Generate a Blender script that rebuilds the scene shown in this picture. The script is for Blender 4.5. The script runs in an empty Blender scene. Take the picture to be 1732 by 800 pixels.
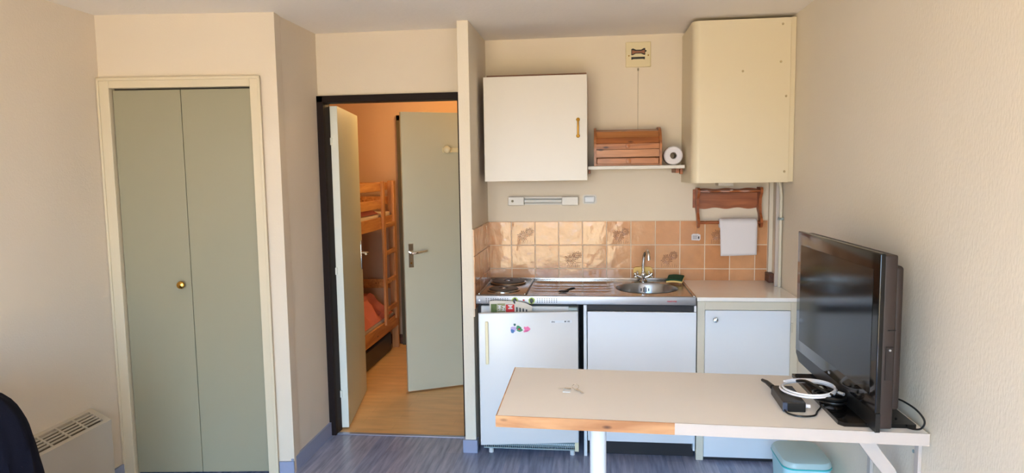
import bpy, bmesh, math, random
from mathutils import Vector, Matrix, noise
random.seed(7)
PI = math.pi
sc = bpy.context.scene
COL = sc.collection

# ---------------------------------------------------------------- camera
F, PITCH, YAW, ROLL = 1153.63, .0955, -.1185, -.0147
cam = bpy.data.objects.new('camera', bpy.data.cameras.new('camera'))
COL.objects.link(cam)
cy_, sy_ = math.cos(YAW), math.sin(YAW)
fw = Vector((sy_*math.cos(PITCH), cy_*math.cos(PITCH), -math.sin(PITCH)))
rt = Vector((cy_, -sy_, 0)); up = rt.cross(fw)
r2 = rt*math.cos(ROLL)+up*math.sin(ROLL); u2 = -rt*math.sin(ROLL)+up*math.cos(ROLL)
M = Matrix((( r2.x, u2.x, -fw.x, .6754), (r2.y, u2.y, -fw.y, -4.375), (r2.z, u2.z, -fw.z, 1.6234), (0, 0, 0, 1)))
cam.matrix_world = M
cam.data.sensor_width = 36; cam.data.lens = F/1732*36
cam.data.clip_start = .05
sc.camera = cam

# ---------------------------------------------------------------- world, light, exposure
world = bpy.data.worlds.new('sky'); sc.world = world; world.use_nodes = True
nt = world.node_tree; nt.nodes.clear()
wo = nt.nodes.new('ShaderNodeOutputWorld'); bg = nt.nodes.new('ShaderNodeBackground')
tc = nt.nodes.new('ShaderNodeTexCoord'); sep = nt.nodes.new('ShaderNodeSeparateXYZ')
mr = nt.nodes.new('ShaderNodeMapRange'); cr = nt.nodes.new('ShaderNodeValToRGB')
mr.inputs[1].default_value = -1; mr.inputs[2].default_value = 1
nt.links.new(tc.outputs['Generated'], sep.inputs[0]); nt.links.new(sep.outputs[2], mr.inputs[0])
nt.links.new(mr.outputs[0], cr.inputs[0]); nt.links.new(cr.outputs[0], bg.inputs[0]); nt.links.new(bg.outputs[0], wo.inputs[0])
els = cr.color_ramp.elements
els[0].position = 0; els[0].color = (.60, .49, .31, 1)          # sunlit terrace and ground
els[1].position = 1; els[1].color = (.28, .60, 1.05, 1)
for p_, c_ in ((.485, (.62, .53, .35, 1)), (.515, (.66, .88, 1.12, 1)), (.60, (.48, .86, 1.3, 1))):
    e = els.new(p_); e.color = c_
WORLD_STRENGTH = 18.0
bg.inputs[1].default_value = WORLD_STRENGTH

pl_ = bpy.data.lights.new('window_portal', 'AREA'); pl_.shape = 'RECTANGLE'; pl_.size = 1.8; pl_.size_y = 2.2
pl_.cycles.is_portal = True
po = bpy.data.objects.new('window_portal', pl_); COL.objects.link(po)
po.location = (.05, -5.66, 1.12); po.rotation_euler = (PI/2, 0, 0)

sun_l = bpy.data.lights.new('sun', 'SUN'); sun_l.energy = 130; sun_l.color = (1.0, .80, .55); sun_l.angle = .02
sun_o = bpy.data.objects.new('sun', sun_l); COL.objects.link(sun_o)
sun_o.rotation_euler = Vector((.62, .50, -.95)).to_track_quat('-Z', 'Y').to_euler()

def bulb_light(name, loc, watts, color, radius=.05):
    l = bpy.data.lights.new(name, 'POINT'); l.energy = watts; l.color = color; l.shadow_soft_size = radius
    o = bpy.data.objects.new(name, l); COL.objects.link(o); o.location = loc
    return o
bulb_light('hall_lamp_light', (-.60, .95, 2.27), 19, (1.0, .62, .25), .05)

vs = sc.view_settings
sc.display_settings.display_device = 'sRGB'
vs.view_transform = 'Standard'; vs.look = 'None'; vs.gamma = 1; vs.use_curve_mapping = False
vs.exposure = 0.13
sc.cycles.use_denoising = True
sc.cycles.max_bounces = 10; sc.cycles.diffuse_bounces = 6
sc.cycles.sample_clamp_indirect = 12
sc.cycles.caustics_reflective = False; sc.cycles.caustics_refractive = False

# ---------------------------------------------------------------- materials
def lin(c):
    return tuple((x/255/12.92 if x/255 <= .04045 else ((x/255+.055)/1.055)**2.4) for x in c)+(1.,)
def mat(name, rgb, rough=.5, metal=0., spec=.5, bump=0., bscale=60., bdist=.002, var=0., vscale=3., stretch=(1, 1, 1), coat=0., trans=0., alpha=1.):
    m = bpy.data.materials.new(name); m.use_nodes = True
    n = m.node_tree.nodes; l = m.node_tree.links; b = n['Principled BSDF']
    c = lin(rgb)
    b.inputs['Roughness'].default_value = rough; b.inputs['Metallic'].default_value = metal
    b.inputs['Specular IOR Level'].default_value = spec; b.inputs['Coat Weight'].default_value = coat
    b.inputs['Coat Roughness'].default_value = .08
    b.inputs['Transmission Weight'].default_value = trans; b.inputs['Alpha'].default_value = alpha
    t = n.new('ShaderNodeTexCoord'); mp = n.new('ShaderNodeMapping'); mp.inputs['Scale'].default_value = stretch
    l.new(t.outputs['Object'], mp.inputs[0])
    nz = n.new('ShaderNodeTexNoise'); nz.inputs['Scale'].default_value = vscale; nz.inputs['Detail'].default_value = 4
    l.new(mp.outputs[0], nz.inputs[0])
    mx = n.new('ShaderNodeMix'); mx.data_type = 'RGBA'
    v = max(var, .015)
    mx.inputs[6].default_value = tuple(x*(1-v) for x in c[:3])+(1,); mx.inputs[7].default_value = tuple(min(1, x*(1+v)) for x in c[:3])+(1,)
    l.new(nz.outputs[0], mx.inputs[0]); l.new(mx.outputs[2], b.inputs['Base Color'])
    if bump:
        nb = n.new('ShaderNodeTexNoise'); nb.inputs['Scale'].default_value = bscale; nb.inputs['Detail'].default_value = 3
        l.new(mp.outputs[0], nb.inputs[0])
        bp = n.new('ShaderNodeBump'); bp.inputs['Strength'].default_value = bump; bp.inputs['Distance'].default_value = bdist
        l.new(nb.outputs[0], bp.inputs['Height']); l.new(bp.outputs[0], b.inputs['Normal'])
    return m
def wood(name, light, dark, axis='X', scale=6., rough=.45, stretch=12., knots=False, coat=0.):
    """grain runs along axis"""
    m = bpy.data.materials.new(name); m.use_nodes = True
    n = m.node_tree.nodes; l = m.node_tree.links; b = n['Principled BSDF']
    b.inputs['Roughness'].default_value = rough; b.inputs['Coat Weight'].default_value = coat
    t = n.new('ShaderNodeTexCoord'); mp = n.new('ShaderNodeMapping')
    s = {'X': (1, stretch, stretch), 'Y': (stretch, 1, stretch), 'Z': (stretch, stretch, 1)}[axis]
    mp.inputs['Scale'].default_value = s
    l.new(t.outputs['Object'], mp.inputs[0])
    nz = n.new('ShaderNodeTexNoise'); nz.inputs['Scale'].default_value = scale; nz.inputs['Detail'].default_value = 6; nz.inputs['Distortion'].default_value = .8
    l.new(mp.outputs[0], nz.inputs[0])
    r = n.new('ShaderNodeValToRGB'); r.color_ramp.elements[0].position = .32; r.color_ramp.elements[1].position = .68
    r.color_ramp.elements[0].color = lin(dark); r.color_ramp.elements[1].color = lin(light)
    l.new(nz.outputs[0], r.inputs[0])
    out = r.outputs[0]
    if knots:
        v = n.new('ShaderNodeTexVoronoi'); v.inputs['Scale'].default_value = 7
        mp2 = n.new('ShaderNodeMapping'); s2 = {'X': (1, 2.5, 2.5), 'Y': (2.5, 1, 2.5), 'Z': (2.5, 2.5, 1)}[axis]
        mp2.inputs['Scale'].default_value = s2; l.new(t.outputs['Object'], mp2.inputs[0]); l.new(mp2.outputs[0], v.inputs[0])
        rr = n.new('ShaderNodeValToRGB'); rr.color_ramp.elements[0].position = .06; rr.color_ramp.elements[1].position = .16
        rr.color_ramp.elements[0].color = (.22, .16, .12, 1); rr.color_ramp.elements[1].color = (1, 1, 1, 1)
        l.new(v.outputs[0], rr.inputs[0])
        mm = n.new('ShaderNodeMix'); mm.data_type = 'RGBA'; mm.blend_type = 'MULTIPLY'; mm.inputs[0].default_value = 1
        l.new(out, mm.inputs[6]); l.new(rr.outputs[0], mm.inputs[7]); out = mm.outputs[2]
    l.new(out, b.inputs['Base Color'])
    return m
def planks(name, cols, plank=(.12, .9), rough=.3, axis='Y', mortar=.0015, streak=14., coat=0., dk=.72):
    m = bpy.data.materials.new(name); m.use_nodes = True
    n = m.node_tree.nodes; l = m.node_tree.links; b = n['Principled BSDF']
    b.inputs['Roughness'].default_value = rough; b.inputs['Coat Weight'].default_value = coat
    t = n.new('ShaderNodeTexCoord'); mp = n.new('ShaderNodeMapping')
    if axis == 'Y': mp.inputs['Rotation'].default_value = (0, 0, PI/2)
    l.new(t.outputs['Object'], mp.inputs[0])
    br = n.new('ShaderNodeTexBrick'); br.inputs['Scale'].default_value = 1
    br.inputs['Brick Width'].default_value = plank[1]; br.inputs['Row Height'].default_value = plank[0]
    br.inputs['Mortar Size'].default_value = mortar; br.offset = .37
    br.inputs['Color1'].default_value = lin(cols[0]); br.inputs['Color2'].default_value = lin(cols[1]); br.inputs['Mortar'].default_value = lin(cols[2])
    l.new(mp.outputs[0], br.inputs[0])
    m2 = n.new('ShaderNodeMapping'); m2.inputs['Scale'].default_value = (1.2, streak, 1); l.new(mp.outputs[0], m2.inputs[0])
    nz = n.new('ShaderNodeTexNoise'); nz.inputs['Scale'].default_value = 3.5; nz.inputs['Detail'].default_value = 6; l.new(m2.outputs[0], nz.inputs[0])
    r = n.new('ShaderNodeValToRGB'); r.color_ramp.elements[0].position = .3; r.color_ramp.elements[1].position = .7
    r.color_ramp.elements[0].color = (dk, dk-.01, dk-.01, 1); r.color_ramp.elements[1].color = (1.13, 1.12, 1.11, 1)
    l.new(nz.outputs[0], r.inputs[0])
    mm = n.new('ShaderNodeMix'); mm.data_type = 'RGBA'; mm.blend_type = 'MULTIPLY'; mm.inputs[0].default_value = 1
    l.new(br.outputs[0], mm.inputs[6]); l.new(r.outputs[0], mm.inputs[7]); l.new(mm.outputs[2], b.inputs['Base Color'])
    return m

PAPER = mat('woven_wallpaper', (214, 202, 184), .85, bump=.5, bscale=110, bdist=.0015, var=.04, vscale=2)
PAPER_R = mat('textured_wallpaper', (222, 212, 194), .85, bump=.6, bscale=130, bdist=.002, var=.04, vscale=2, stretch=(1, 1, .45))
KWALL = mat('cream_wall_paint', (225, 213, 193), .8, bump=.3, bscale=25, bdist=.001, var=.04, vscale=2)
PLASTER = mat('hall_wall_paint', (200, 166, 136), .85, bump=.3, bscale=60, bdist=.001)
CEIL = mat('ceiling_plaster', (238, 232, 222), .9, bump=.5, bscale=40, bdist=.003, var=.03)
CREAMFR = mat('cream_gloss_paint', (208, 196, 170), .45, bump=.1, bscale=40, bdist=.0005)
CLOSET = mat('sage_grey_paint', (148, 143, 120), .5, var=.03, vscale=1.5)
DOORP = mat('pale_grey_door_paint', (196, 194, 172), .45, var=.02)
DOOREDGE = mat('white_door_edge', (222, 222, 210), .5)
BROWN = mat('dark_brown_paint', (28, 15, 12), .6, spec=.2, var=.1, vscale=8)
OLIVE = mat('dark_olive_paint', (84, 74, 48), .5)
BASE = mat('blue_grey_skirting', (142, 149, 174), .5, var=.05, vscale=10)
BLUEFLOOR = planks('blue_grey_plank_vinyl', ((138, 147, 176), (156, 160, 184), (120, 131, 164)), (.09, 1.0), .26, 'Y', .0008, 12, dk=.62)
OAKFLOOR = planks('honey_oak_laminate', ((232, 188, 130), (226, 180, 122), (204, 158, 104)), (.10, .6), .38, 'X', .0008, 6, dk=.92)
WHITE = mat('white_laminate', (214, 208, 198), .35, var=.01)
COOLWHITE = mat('white_melamine', (220, 225, 230), .35, var=.01)
FRIDGEW = mat('white_enamel', (212, 213, 213), .3, var=.01)
YELLOWED = mat('yellowed_plastic', (226, 216, 180), .4)
BOILER = mat('cream_enamel', (218, 205, 175), .4, var=.02, vscale=2)
CREAMWOOD = mat('cream_painted_frame', (208, 202, 184), .5)
TOPLAM = mat('glossy_pale_worktop', (246, 242, 236), .07, var=.03, vscale=20, coat=.3)
TABLETOP = mat('matt_cream_table_laminate', (244, 240, 234), .45, var=.02, vscale=3)
WHITEPAINT = mat('white_painted_wood', (192, 182, 174), .5, var=.03, vscale=20)
STEEL = mat('brushed_stainless_steel', (178, 172, 166), .20, metal=1, bump=.15, bscale=60, bdist=.0004, stretch=(1, 30, 30))
APRON = mat('satin_steel_apron', (168, 166, 168), .42, metal=1, bump=.1, bscale=60, bdist=.0004, stretch=(1, 30, 30))
STEELBOWL = mat('satin_steel_bowl', (170, 175, 182), .28, metal=1)
CHROME = mat('chrome', (225, 225, 225), .08, metal=1)
BRASS = mat('brass', (200, 150, 70), .22, metal=1)
BLACKMET = mat('black_cast_iron', (28, 24, 22), .45)
BLACK = mat('black_plastic', (16, 16, 17), .35)
GLOSSBLACK = mat('gloss_black_plastic', (14, 12, 12), .10, spec=.5)
SCREEN = mat('dark_glass_screen', (5, 6, 7), .12, spec=.35)
TVBROWN = mat('brown_black_tv_shell', (44, 32, 27), .5, var=.05, vscale=40)
DARKGAP = mat('dark_plinth_and_gap_shade', (30, 26, 30), .6)
GREYM = mat('grey_wire_metal', (150, 164, 164), .5)
TILE = [mat('caramel_tile_glaze_%s' % k, c, .14, bump=.5, bscale=11, bdist=.009, var=.16, vscale=16, coat=.1)
        for k, c in zip(('amber', 'honey', 'rust'), ((206, 150, 106), (212, 158, 114), (200, 142, 98)))]
GROUT = mat('pale_grout', (226, 206, 182), .8)
FLORAL = mat('dark_relief_glaze', (140, 92, 68), .3)
SCREWC = mat('tan_screw_cap', (176, 158, 122), .6)
BOXWOOD = wood('varnished_pine_bread_box', (184, 114, 60), (142, 84, 42), 'X', 3, .35, 10, knots=True)
BOXWOOD2 = wood('varnished_pine_light_slat', (196, 130, 74), (160, 100, 54), 'X', 3, .35, 10, knots=True)
BOXWOOD3 = wood('varnished_pine_dark_slat', (172, 102, 52), (134, 76, 38), 'X', 3, .35, 10, knots=True)
HOLDERWOOD = wood('reddish_stained_wood', (172, 98, 52), (128, 66, 34), 'X', 3, .4, 10)
PINE = wood('pine_bed_wood', (206, 150, 92), (164, 106, 56), 'Y', 2.5, .45, 10, knots=True)
PINEZ = wood('pine_bed_wood_upright', (208, 152, 96), (168, 110, 60), 'Z', 2.5, .45, 10)
EDGEWOOD = wood('raw_pine_edge', (212, 162, 112), (164, 110, 66), 'X', 2.2, .55, 9, knots=True)
BLOCKWOOD = wood('dark_brown_wood_block', (110, 66, 46), (78, 46, 32), 'Y', 4, .6, 10)
CORAL = mat('coral_bedding', (206, 118, 100), .9, var=.12, vscale=6)
PINKB = mat('pink_blanket', (196, 120, 110), .9, var=.1, vscale=8)
MATTR = mat('mattress_ticking', (206, 190, 170), .9)
PAPERW = mat('white_paper', (222, 218, 222), .9, var=.02)
CARDB = mat('grey_cardboard_core', (120, 112, 100), .9)
NAVY = mat('navy_fabric', (20, 21, 33), .98, spec=.1, bump=.6, bscale=300, bdist=.001, var=.15, vscale=5)
AQUA = mat('pale_aqua_plastic', (178, 222, 232), .4, trans=0)
AQUALID = mat('frosted_grey_aqua_lid', (172, 196, 196), .35)
TEAL = mat('teal_seal', (60, 186, 186), .4)
SPONGEG = mat('green_scourer', (24, 70, 44), .95, bump=.8, bscale=200, bdist=.002)
SPONGEY = mat('yellow_sponge', (242, 206, 128), .95, bump=.8, bscale=120, bdist=.002)
LIME = mat('lime_knob_plastic', (170, 190, 90), .4)
RED = mat('red_print', (200, 40, 44), .6)
NEWS = mat('newsprint', (206, 200, 190), .9)
NEWSGREEN = mat('green_photo_print', (96, 112, 66), .8, var=.4, vscale=60)
INK = mat('dark_ink', (60, 60, 62), .7)
BLUEINK = mat('blue_magnet', (60, 110, 170), .4)
GREENMAG = mat('green_magnet', (50, 140, 90), .4)
LILAC = mat('lilac_magnet', (176, 160, 210), .4)
PINKMAG = mat('pink_magnet', (222, 110, 160), .4)
REDPRINT = mat('red_badge_print', (190, 50, 56), .5)
SILVERTXT = mat('silver_badge', (190, 195, 200), .3, metal=.6)
TUBE = mat('unlit_tube_glass', (205, 205, 200), .2)
VENTC = mat('cream_vent_plastic', (222, 208, 168), .5)
VENTBR = mat('brown_vent_flap', (150, 96, 66), .6)
WHITECABLE = mat('white_cable', (232, 230, 232), .4)
GREYCABLE = mat('worn_cord', (150, 140, 118), .7)
LAMPGLASS = mat('opal_lamp_glass', (250, 235, 210), .4)
_n = LAMPGLASS.node_tree.nodes['Principled BSDF']
_n.inputs['Emission Color'].default_value = (1, .6, .25, 1); _n.inputs['Emission Strength'].default_value = 6
CLEAR = mat('clear_key_tag', (222, 230, 234), .15)

# ---------------------------------------------------------------- helpers
ROOT = {}
class MB:
    def __init__(s): s.bm = bmesh.new()
    def _mat(s, verts, m):
        bmesh.ops.transform(s.bm, matrix=m, verts=verts)
    def box(s, x0, x1, y0, y1, z0, z1, bev=0., seg=2, m=None):
        r = bmesh.ops.create_cube(s.bm, size=1)
        v = r['verts']
        bmesh.ops.scale(s.bm, vec=(abs(x1-x0), abs(y1-y0), abs(z1-z0)), verts=v)
        bmesh.ops.translate(s.bm, vec=((x0+x1)/2, (y0+y1)/2, (z0+z1)/2), verts=v)
        if bev:
            e = list({e for q in v for e in q.link_edges})
            r = bmesh.ops.bevel(s.bm, geom=e, offset=bev, segments=seg, affect='EDGES', profile=.5)
            v = list({q for f in r['faces'] for q in f.verts} | {q for q in v if q.is_valid})
        if m is not None: s._mat(v, m)
        return s
    def prism(s, pts, axis, a, b, m=None):
        """pts: 2-D outline in the other two axes, extruded along axis from a to b"""
        def P(p, t):
            return {'x': (t, p[0], p[1]), 'y': (p[0], t, p[1]), 'z': (p[0], p[1], t)}[axis]
        A = [s.bm.verts.new(P(p, a)) for p in pts]; B = [s.bm.verts.new(P(p, b)) for p in pts]
        n = len(pts)
        s.bm.faces.new(A); s.bm.faces.new(B[::-1])
        for i in range(n): s.bm.faces.new((A[i], B[i], B[(i+1) % n], A[(i+1) % n]))
        if m is not None: s._mat(A+B, m)
        return s
    def cyl(s, p0, p1, r0, r1=None, seg=24, cap=True):
        r1 = r0 if r1 is None else r1
        p0, p1 = Vector(p0), Vector(p1); d = p1-p0
        q = Vector((0, 0, 1)).rotation_difference(d.normalized()).to_matrix().to_4x4()
        r = bmesh.ops.create_cone(s.bm, cap_ends=cap, segments=seg, radius1=r0, radius2=r1, depth=d.length)
        s._mat(r['verts'], Matrix.Translation((p0+p1)/2) @ q)
        return s
    def sph(s, c, r, sx=1, sy=1, sz=1, seg=20):
        q = bmesh.ops.create_uvsphere(s.bm, u_segments=seg, v_segments=seg//2+2, radius=r)
        s._mat(q['verts'], Matrix.Translation(c) @ Matrix.Diagonal((sx, sy, sz, 1)))
        return s
    def lathe(s, prof, c, axis='z', seg=32, cap=True):
        """prof: (r, h) pairs"""
        rings = []
        for r, h in prof:
            ring = []
            for i in range(seg):
                a = 2*PI*i/seg; u, v = r*math.cos(a), r*math.sin(a)
                p = {'z': (u, v, h), 'y': (u, h, v), 'x': (h, u, v)}[axis]
                ring.append(s.bm.verts.new(Vector(c)+Vector(p)))
            rings.append(ring)
        for a, b in zip(rings, rings[1:]):
            for i in range(seg): s.bm.faces.new((a[i], a[(i+1) % seg], b[(i+1) % seg], b[i]))
        if cap and prof[0] != prof[-1] and prof[0][0] > 1e-5: s.bm.faces.new(rings[0][::-1])
        if cap and prof[0] != prof[-1] and prof[-1][0] > 1e-5: s.bm.faces.new(rings[-1])
        return s
    def tube(s, pts, r, seg=10, closed=False, smooth=0):
        pts = [Vector(p) for p in pts]
        if smooth: pts = catmull(pts, smooth, closed)
        rs = r if isinstance(r, (list, tuple)) else [r]*len(pts)
        if len(rs) != len(pts): rs = [rs[0]+(rs[-1]-rs[0])*i/(len(pts)-1) for i in range(len(pts))]
        n = len(pts); rings = []; nrm = None
        for i, p in enumerate(pts):
            t = (pts[(i+1) % n]-pts[i-1]) if (closed or 0 < i < n-1) else (pts[1]-pts[0] if i == 0 else pts[-1]-pts[-2])
            t.normalize()
            if nrm is None: nrm = t.orthogonal().normalized()
            nrm = (nrm - t*nrm.dot(t)).normalized(); bn = t.cross(nrm)
            rings.append([s.bm.verts.new(p+(nrm*math.cos(2*PI*k/seg)+bn*math.sin(2*PI*k/seg))*rs[i]) for k in range(seg)])
        pairs = list(zip(rings, rings[1:]))
        for a, b in pairs:
            for k in range(seg): s.bm.faces.new((a[k], a[(k+1) % seg], b[(k+1) % seg], b[k]))
        if closed:
            a, b = rings[-1], rings[0]
            off = min(range(seg), key=lambda o: (a[0].co-b[o].co).length)
            for k in range(seg): s.bm.faces.new((a[k], a[(k+1) % seg], b[(k+1+off) % seg], b[(k+off) % seg]))
        else:
            s.bm.faces.new(rings[0][::-1]); s.bm.faces.new(rings[-1])
        return s
    def grid(s, fn, nu, nv):
        V = [[s.bm.verts.new(fn(i/nu, j/nv)) for j in range(nv+1)] for i in range(nu+1)]
        for i in range(nu):
            for j in range(nv): s.bm.faces.new((V[i][j], V[i+1][j], V[i+1][j+1], V[i][j+1]))
        return s
    def build(s, name, m, parent=None, smooth=False, matfn=None, local=False):
        bmesh.ops.recalc_face_normals(s.bm, faces=s.bm.faces[:])
        root = None
        if parent is not None:
            root = ROOT.get(parent.name)
        if root is not None and not local:
            bmesh.ops.transform(s.bm, matrix=root.inverted(), verts=s.bm.verts[:])
        me = bpy.data.meshes.new(name)
        s.bm.to_mesh(me); s.bm.free()
        ms = m if isinstance(m, (list, tuple)) else [m]
        for q in ms: me.materials.append(q)
        if matfn:
            for p in me.polygons: p.material_index = matfn(p)
        if smooth:
            for p in me.polygons: p.use_smooth = True
            try: me.set_sharp_from_angle(angle=math.radians(38))
            except Exception: pass
        o = bpy.data.objects.new(name, me); COL.objects.link(o)
        if parent is not None:
            o.parent = parent; ROOT[o.name] = root if root is not None else Matrix.Identity(4)
        return o
def catmull(P, k, closed):
    out = []; n = len(P)
    rng = range(n) if closed else range(n-1)
    for i in rng:
        p0 = P[(i-1) % n] if closed or i > 0 else P[0]; p1 = P[i]; p2 = P[(i+1) % n]
        p3 = P[(i+2) % n] if closed or i+2 < n else P[-1]
        for j in range(k):
            t = j/k
            out.append(.5*((2*p1)+(p2-p0)*t+(2*p0-5*p1+4*p2-p3)*t*t+(3*p1-p0-3*p2+p3)*t**3))
    if not closed: out.append(P[-1])
    return out
def tag(o, label, cat, group=None, kind=None):
    o['label'] = label; o['category'] = cat
    if group: o['group'] = group
    if kind: o['kind'] = kind
    return o
def thing(name, label, cat, loc=(0, 0, 0), rz=0., group=None, kind=None):
    o = bpy.data.objects.new(name, None); COL.objects.link(o); o.empty_display_size = .05
    o.location = loc; o.rotation_euler = (0, 0, rz)
    ROOT[o.name] = Matrix.Translation(loc) @ Matrix.Rotation(rz, 4, 'Z')
    return tag(o, label, cat, group, kind)
def text_mesh(s, size, depth=.0006, bold=0.):
    cu = bpy.data.curves.new('lettering', 'FONT'); cu.body = s; cu.size = size; cu.extrude = depth; cu.align_x = 'CENTER'; cu.align_y = 'CENTER'; cu.offset = bold
    o = bpy.data.objects.new('lettering', cu); COL.objects.link(o)
    dg = bpy.context.evaluated_depsgraph_get(); dg.update()
    me = bpy.data.meshes.new_from_object(o.evaluated_get(dg))
    bpy.data.objects.remove(o)
    return me
def lettering(name, s, size, m, loc, rot, parent, bold=0., label=None):
    me = text_mesh(s, size, bold=bold); me.name = name
    root = ROOT[parent.name]
    me.transform(root.inverted() @ Matrix.Translation(loc) @ rot)
    me.materials.clear(); me.materials.append(m)
    o = bpy.data.objects.new(name, me); COL.objects.link(o); o.parent = parent
    ROOT[o.name] = root
    if label: o['label'] = label
    return o
FRONT = Matrix.Rotation(PI/2, 4, 'X')          # lettering read from -Y
def struct(name, mb, m, label, cat='wall'):
    return tag(mb.build(name, m), label, cat, kind='structure')

# ---------------------------------------------------------------- room shell
LX, RX, CZ = -1.86, 1.775, 2.45
CU = math.atan2(.095, .905)                       # the closet wall stands slightly askew
CP = Vector((-1.86, -1.06, 0))
CM = Matrix.Translation(CP) @ Matrix.Rotation(CU, 4, 'Z')

b = MB().box(-2.2, 1.9, -5.75, -.39, -.1, 0).box(-.07, 1.9, -.39, .12, -.1, 0)
struct('floor', b, BLUEFLOOR, 'blue-grey wood-look vinyl floor of the main room', 'floor')
b = MB().box(-2.2, -.07, -.39, 1.98, -.1, 0)
struct('floor_hall', b, OAKFLOOR, 'honey oak laminate floor beyond the brown doorway', 'floor')
struct('ceiling', MB().box(-2.2, 1.9, -5.75, 1.98, CZ, CZ+.1), CEIL, 'off-white plaster ceiling', 'ceiling')
struct('wall_left', MB().box(-2.0, LX, -5.75, -1.06, 0, CZ), PAPER, 'plain beige papered wall on the left above the heater')
struct('wall_right', MB().box(RX, 1.9, -5.75, 0, 0, CZ), PAPER_R, 'rough textured cream wall on the right behind the television')
struct('wall_back', MB().box(0, 1.9, 0, .12, 0, CZ), KWALL, 'cream painted kitchen wall behind the sink')
b = MB().box(-.02, .925, 0, .09, 2.12, CZ, m=CM).box(.838, .925, 0, .09, 0, 2.12, m=CM)
struct('wall_closet', b, PAPER, 'beige wall around the folding closet doors')
struct('wall_side', MB().prism([(-1.04, -.96), (-.955, -.965), (-.955, -.33), (-1.04, -.33)], 'z', 0, CZ), PAPER, 'narrow beige side wall between closet and brown doorway')
struct('wall_door', MB().box(-.955, -.07, -.40, -.33, 2.085, CZ), PAPER, 'cream wall above the brown doorway')
struct('wall_closet_back', MB().box(-2.2, -1.04, -.42, -.33, 0, CZ), PLASTER, 'wall between closet and sleeping hall')
struct('wall_partition', MB().box(-.064, 0, -.60, 1.9, 0, CZ, .003), PAPER_R, 'thin cream partition end between doorway and kitchenette')
struct('wall_hall_left', MB().box(-2.2, -1.98, -.33, 1.9, 0, CZ), PLASTER, 'left wall of the sleeping hall')
struct('wall_closet_left', MB().box(-2.2, -1.98, -1.06, -.33, 0, CZ), PLASTER, 'left wall inside the closet')
struct('wall_hall_back', MB().box(-2.2, 0, 1.85, 1.98, 0, CZ), PLASTER, 'orange-lit back wall of the sleeping hall')
# window wall behind the camera
b = MB().box(-2.2, -.85, -5.75, -5.6, 0, CZ).box(.95, 1.9, -5.75, -5.6, 0, CZ).box(-.85, .95, -5.75, -5.6, 2.2, CZ)
struct('wall_front', b, PAPER, 'wall with the balcony window facing the kitchenette')
w = thing('window_1', 'wide balcony window opposite the kitchenette', 'window', (.05, -5.67, 0), kind='structure')
b = MB()
for x in (-.85, .02, .89): b.box(x, x+.06, -5.70, -5.64, 0, 2.2)
b.box(-.85, .95, -5.70, -5.64, 2.14, 2.2).box(-.85, .95, -5.70, -5.64, 0, .06)
b.build('window_frame', WHITEPAINT, w)
struct('trim_1', MB().box(-.955, -.07, -.405, -.375, 0, .006, .002), mat('threshold_metal', (170, 172, 190), .35, metal=.6), 'thin metal threshold strip under the brown doorway', 'threshold')
# skirting boards
def skirt(name, b, label): return struct(name, b, BASE, label, 'skirting board')
skirt('baseboard_left', MB().box(LX, LX+.012, -5.6, -1.065, 0, .075), 'blue-grey skirting along the left wall below the heater')
skirt('baseboard_closet', MB().box(.846, .925, -.012, 0, 0, .072, m=CM), 'short blue-grey skirting piece right of the closet frame')
skirt('baseboard_side', MB().box(-.955, -.943, -.972, -.405, 0, .085), 'blue-grey skirting along the side wall leading to the doorway')
skirt('baseboard_partition', MB().box(-.076, .008, -.612, -.56, 0, .075), 'blue-grey skirting block at the foot of the partition')
struct('baseboard_hall', MB().box(-1.98, -1.12, 1.838, 1.85, 0, .09), BLOCKWOOD, 'brown skirting in the sleeping hall', 'skirting board')

# ---------------------------------------------------------------- closet door
d = thing('door_1', 'sage grey two-leaf folding closet door in a cream frame', 'closet door', CP, CU, kind='structure')
b = MB().box(.006, .060, -.022, .03, 0, 2.12, .003).box(.790, .838, -.022, .03, 0, 2.12, .003).box(.060, .790, -.022, .03, 2.078, 2.12, .003)
b.box(.0, .012, -.030, -.02, 0, 2.128, .002).box(.832, .846, -.030, -.02, 0, 2.128, .002).box(.0, .846, -.030, -.02, 2.115, 2.13, .002)
b.build('frame', CREAMFR, d, local=True)
MB().box(.062, .788, .028, .034, 2.0, 2.078).build('top_track', DARKGAP, d, local=True)
for x0, x1 in ((.064, .4165), (.4195, .787)):
    MB().box(x0, x1, .006, .026, .012, 2.070, .002).build('door_panel', CLOSET, d, local=True)
MB().lathe([(.006, 0), (.006, -.012), (.017, -.018), (.021, -.026), (.019, -.034), (.010, -.039), (0, -.040)], (.372, .006, 1.05), 'y').build('knob', BRASS, d, True, local=True)

# ---------------------------------------------------------------- brown framed doorway and its open leaf
d = thing('door_2', 'pale grey door standing open inside a dark brown frame', 'door', (-.93, -.4, 0), kind='structure')
b = MB().box(-.965, -.915, -.425, -.32, 0, 2.085, .004).box(-.925, -.914, -.408, -.32, 0, 2.055, .004)
b.box(-.965, -.068, -.425, -.32, 2.045, 2.085, .004).box(-.105, -.068, -.425, -.32, 0, 2.085, .004)
b.build('frame', BROWN, d)
h, e = Vector((-.872, -.312, 0)), Vector((-1.003, .425, 0))
LM = Matrix.Translation(h) @ Matrix.Rotation(math.atan2(e.y-h.y, e.x-h.x), 4, 'Z')
leaf = MB().box(0, .745, 0, .046, .012, 2.035, .002, m=LM).build('door_leaf', [DOORP, DOOREDGE], d, matfn=lambda p: 1 if abs(p.normal.y) > .8 else 0)
for z in (1.82, 1.02, .235):
    b = MB().box(-.0025, 0, .010, .044, z-.04, z+.04, .001, m=LM).box(-.016, -.0025, .034, .058, z-.022, z+.022, .002, m=LM)
    b.build('hinge', DOOREDGE, leaf)
b = MB().box(.685, .72, -.004, 0, .93, 1.14, .001, m=LM)
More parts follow.
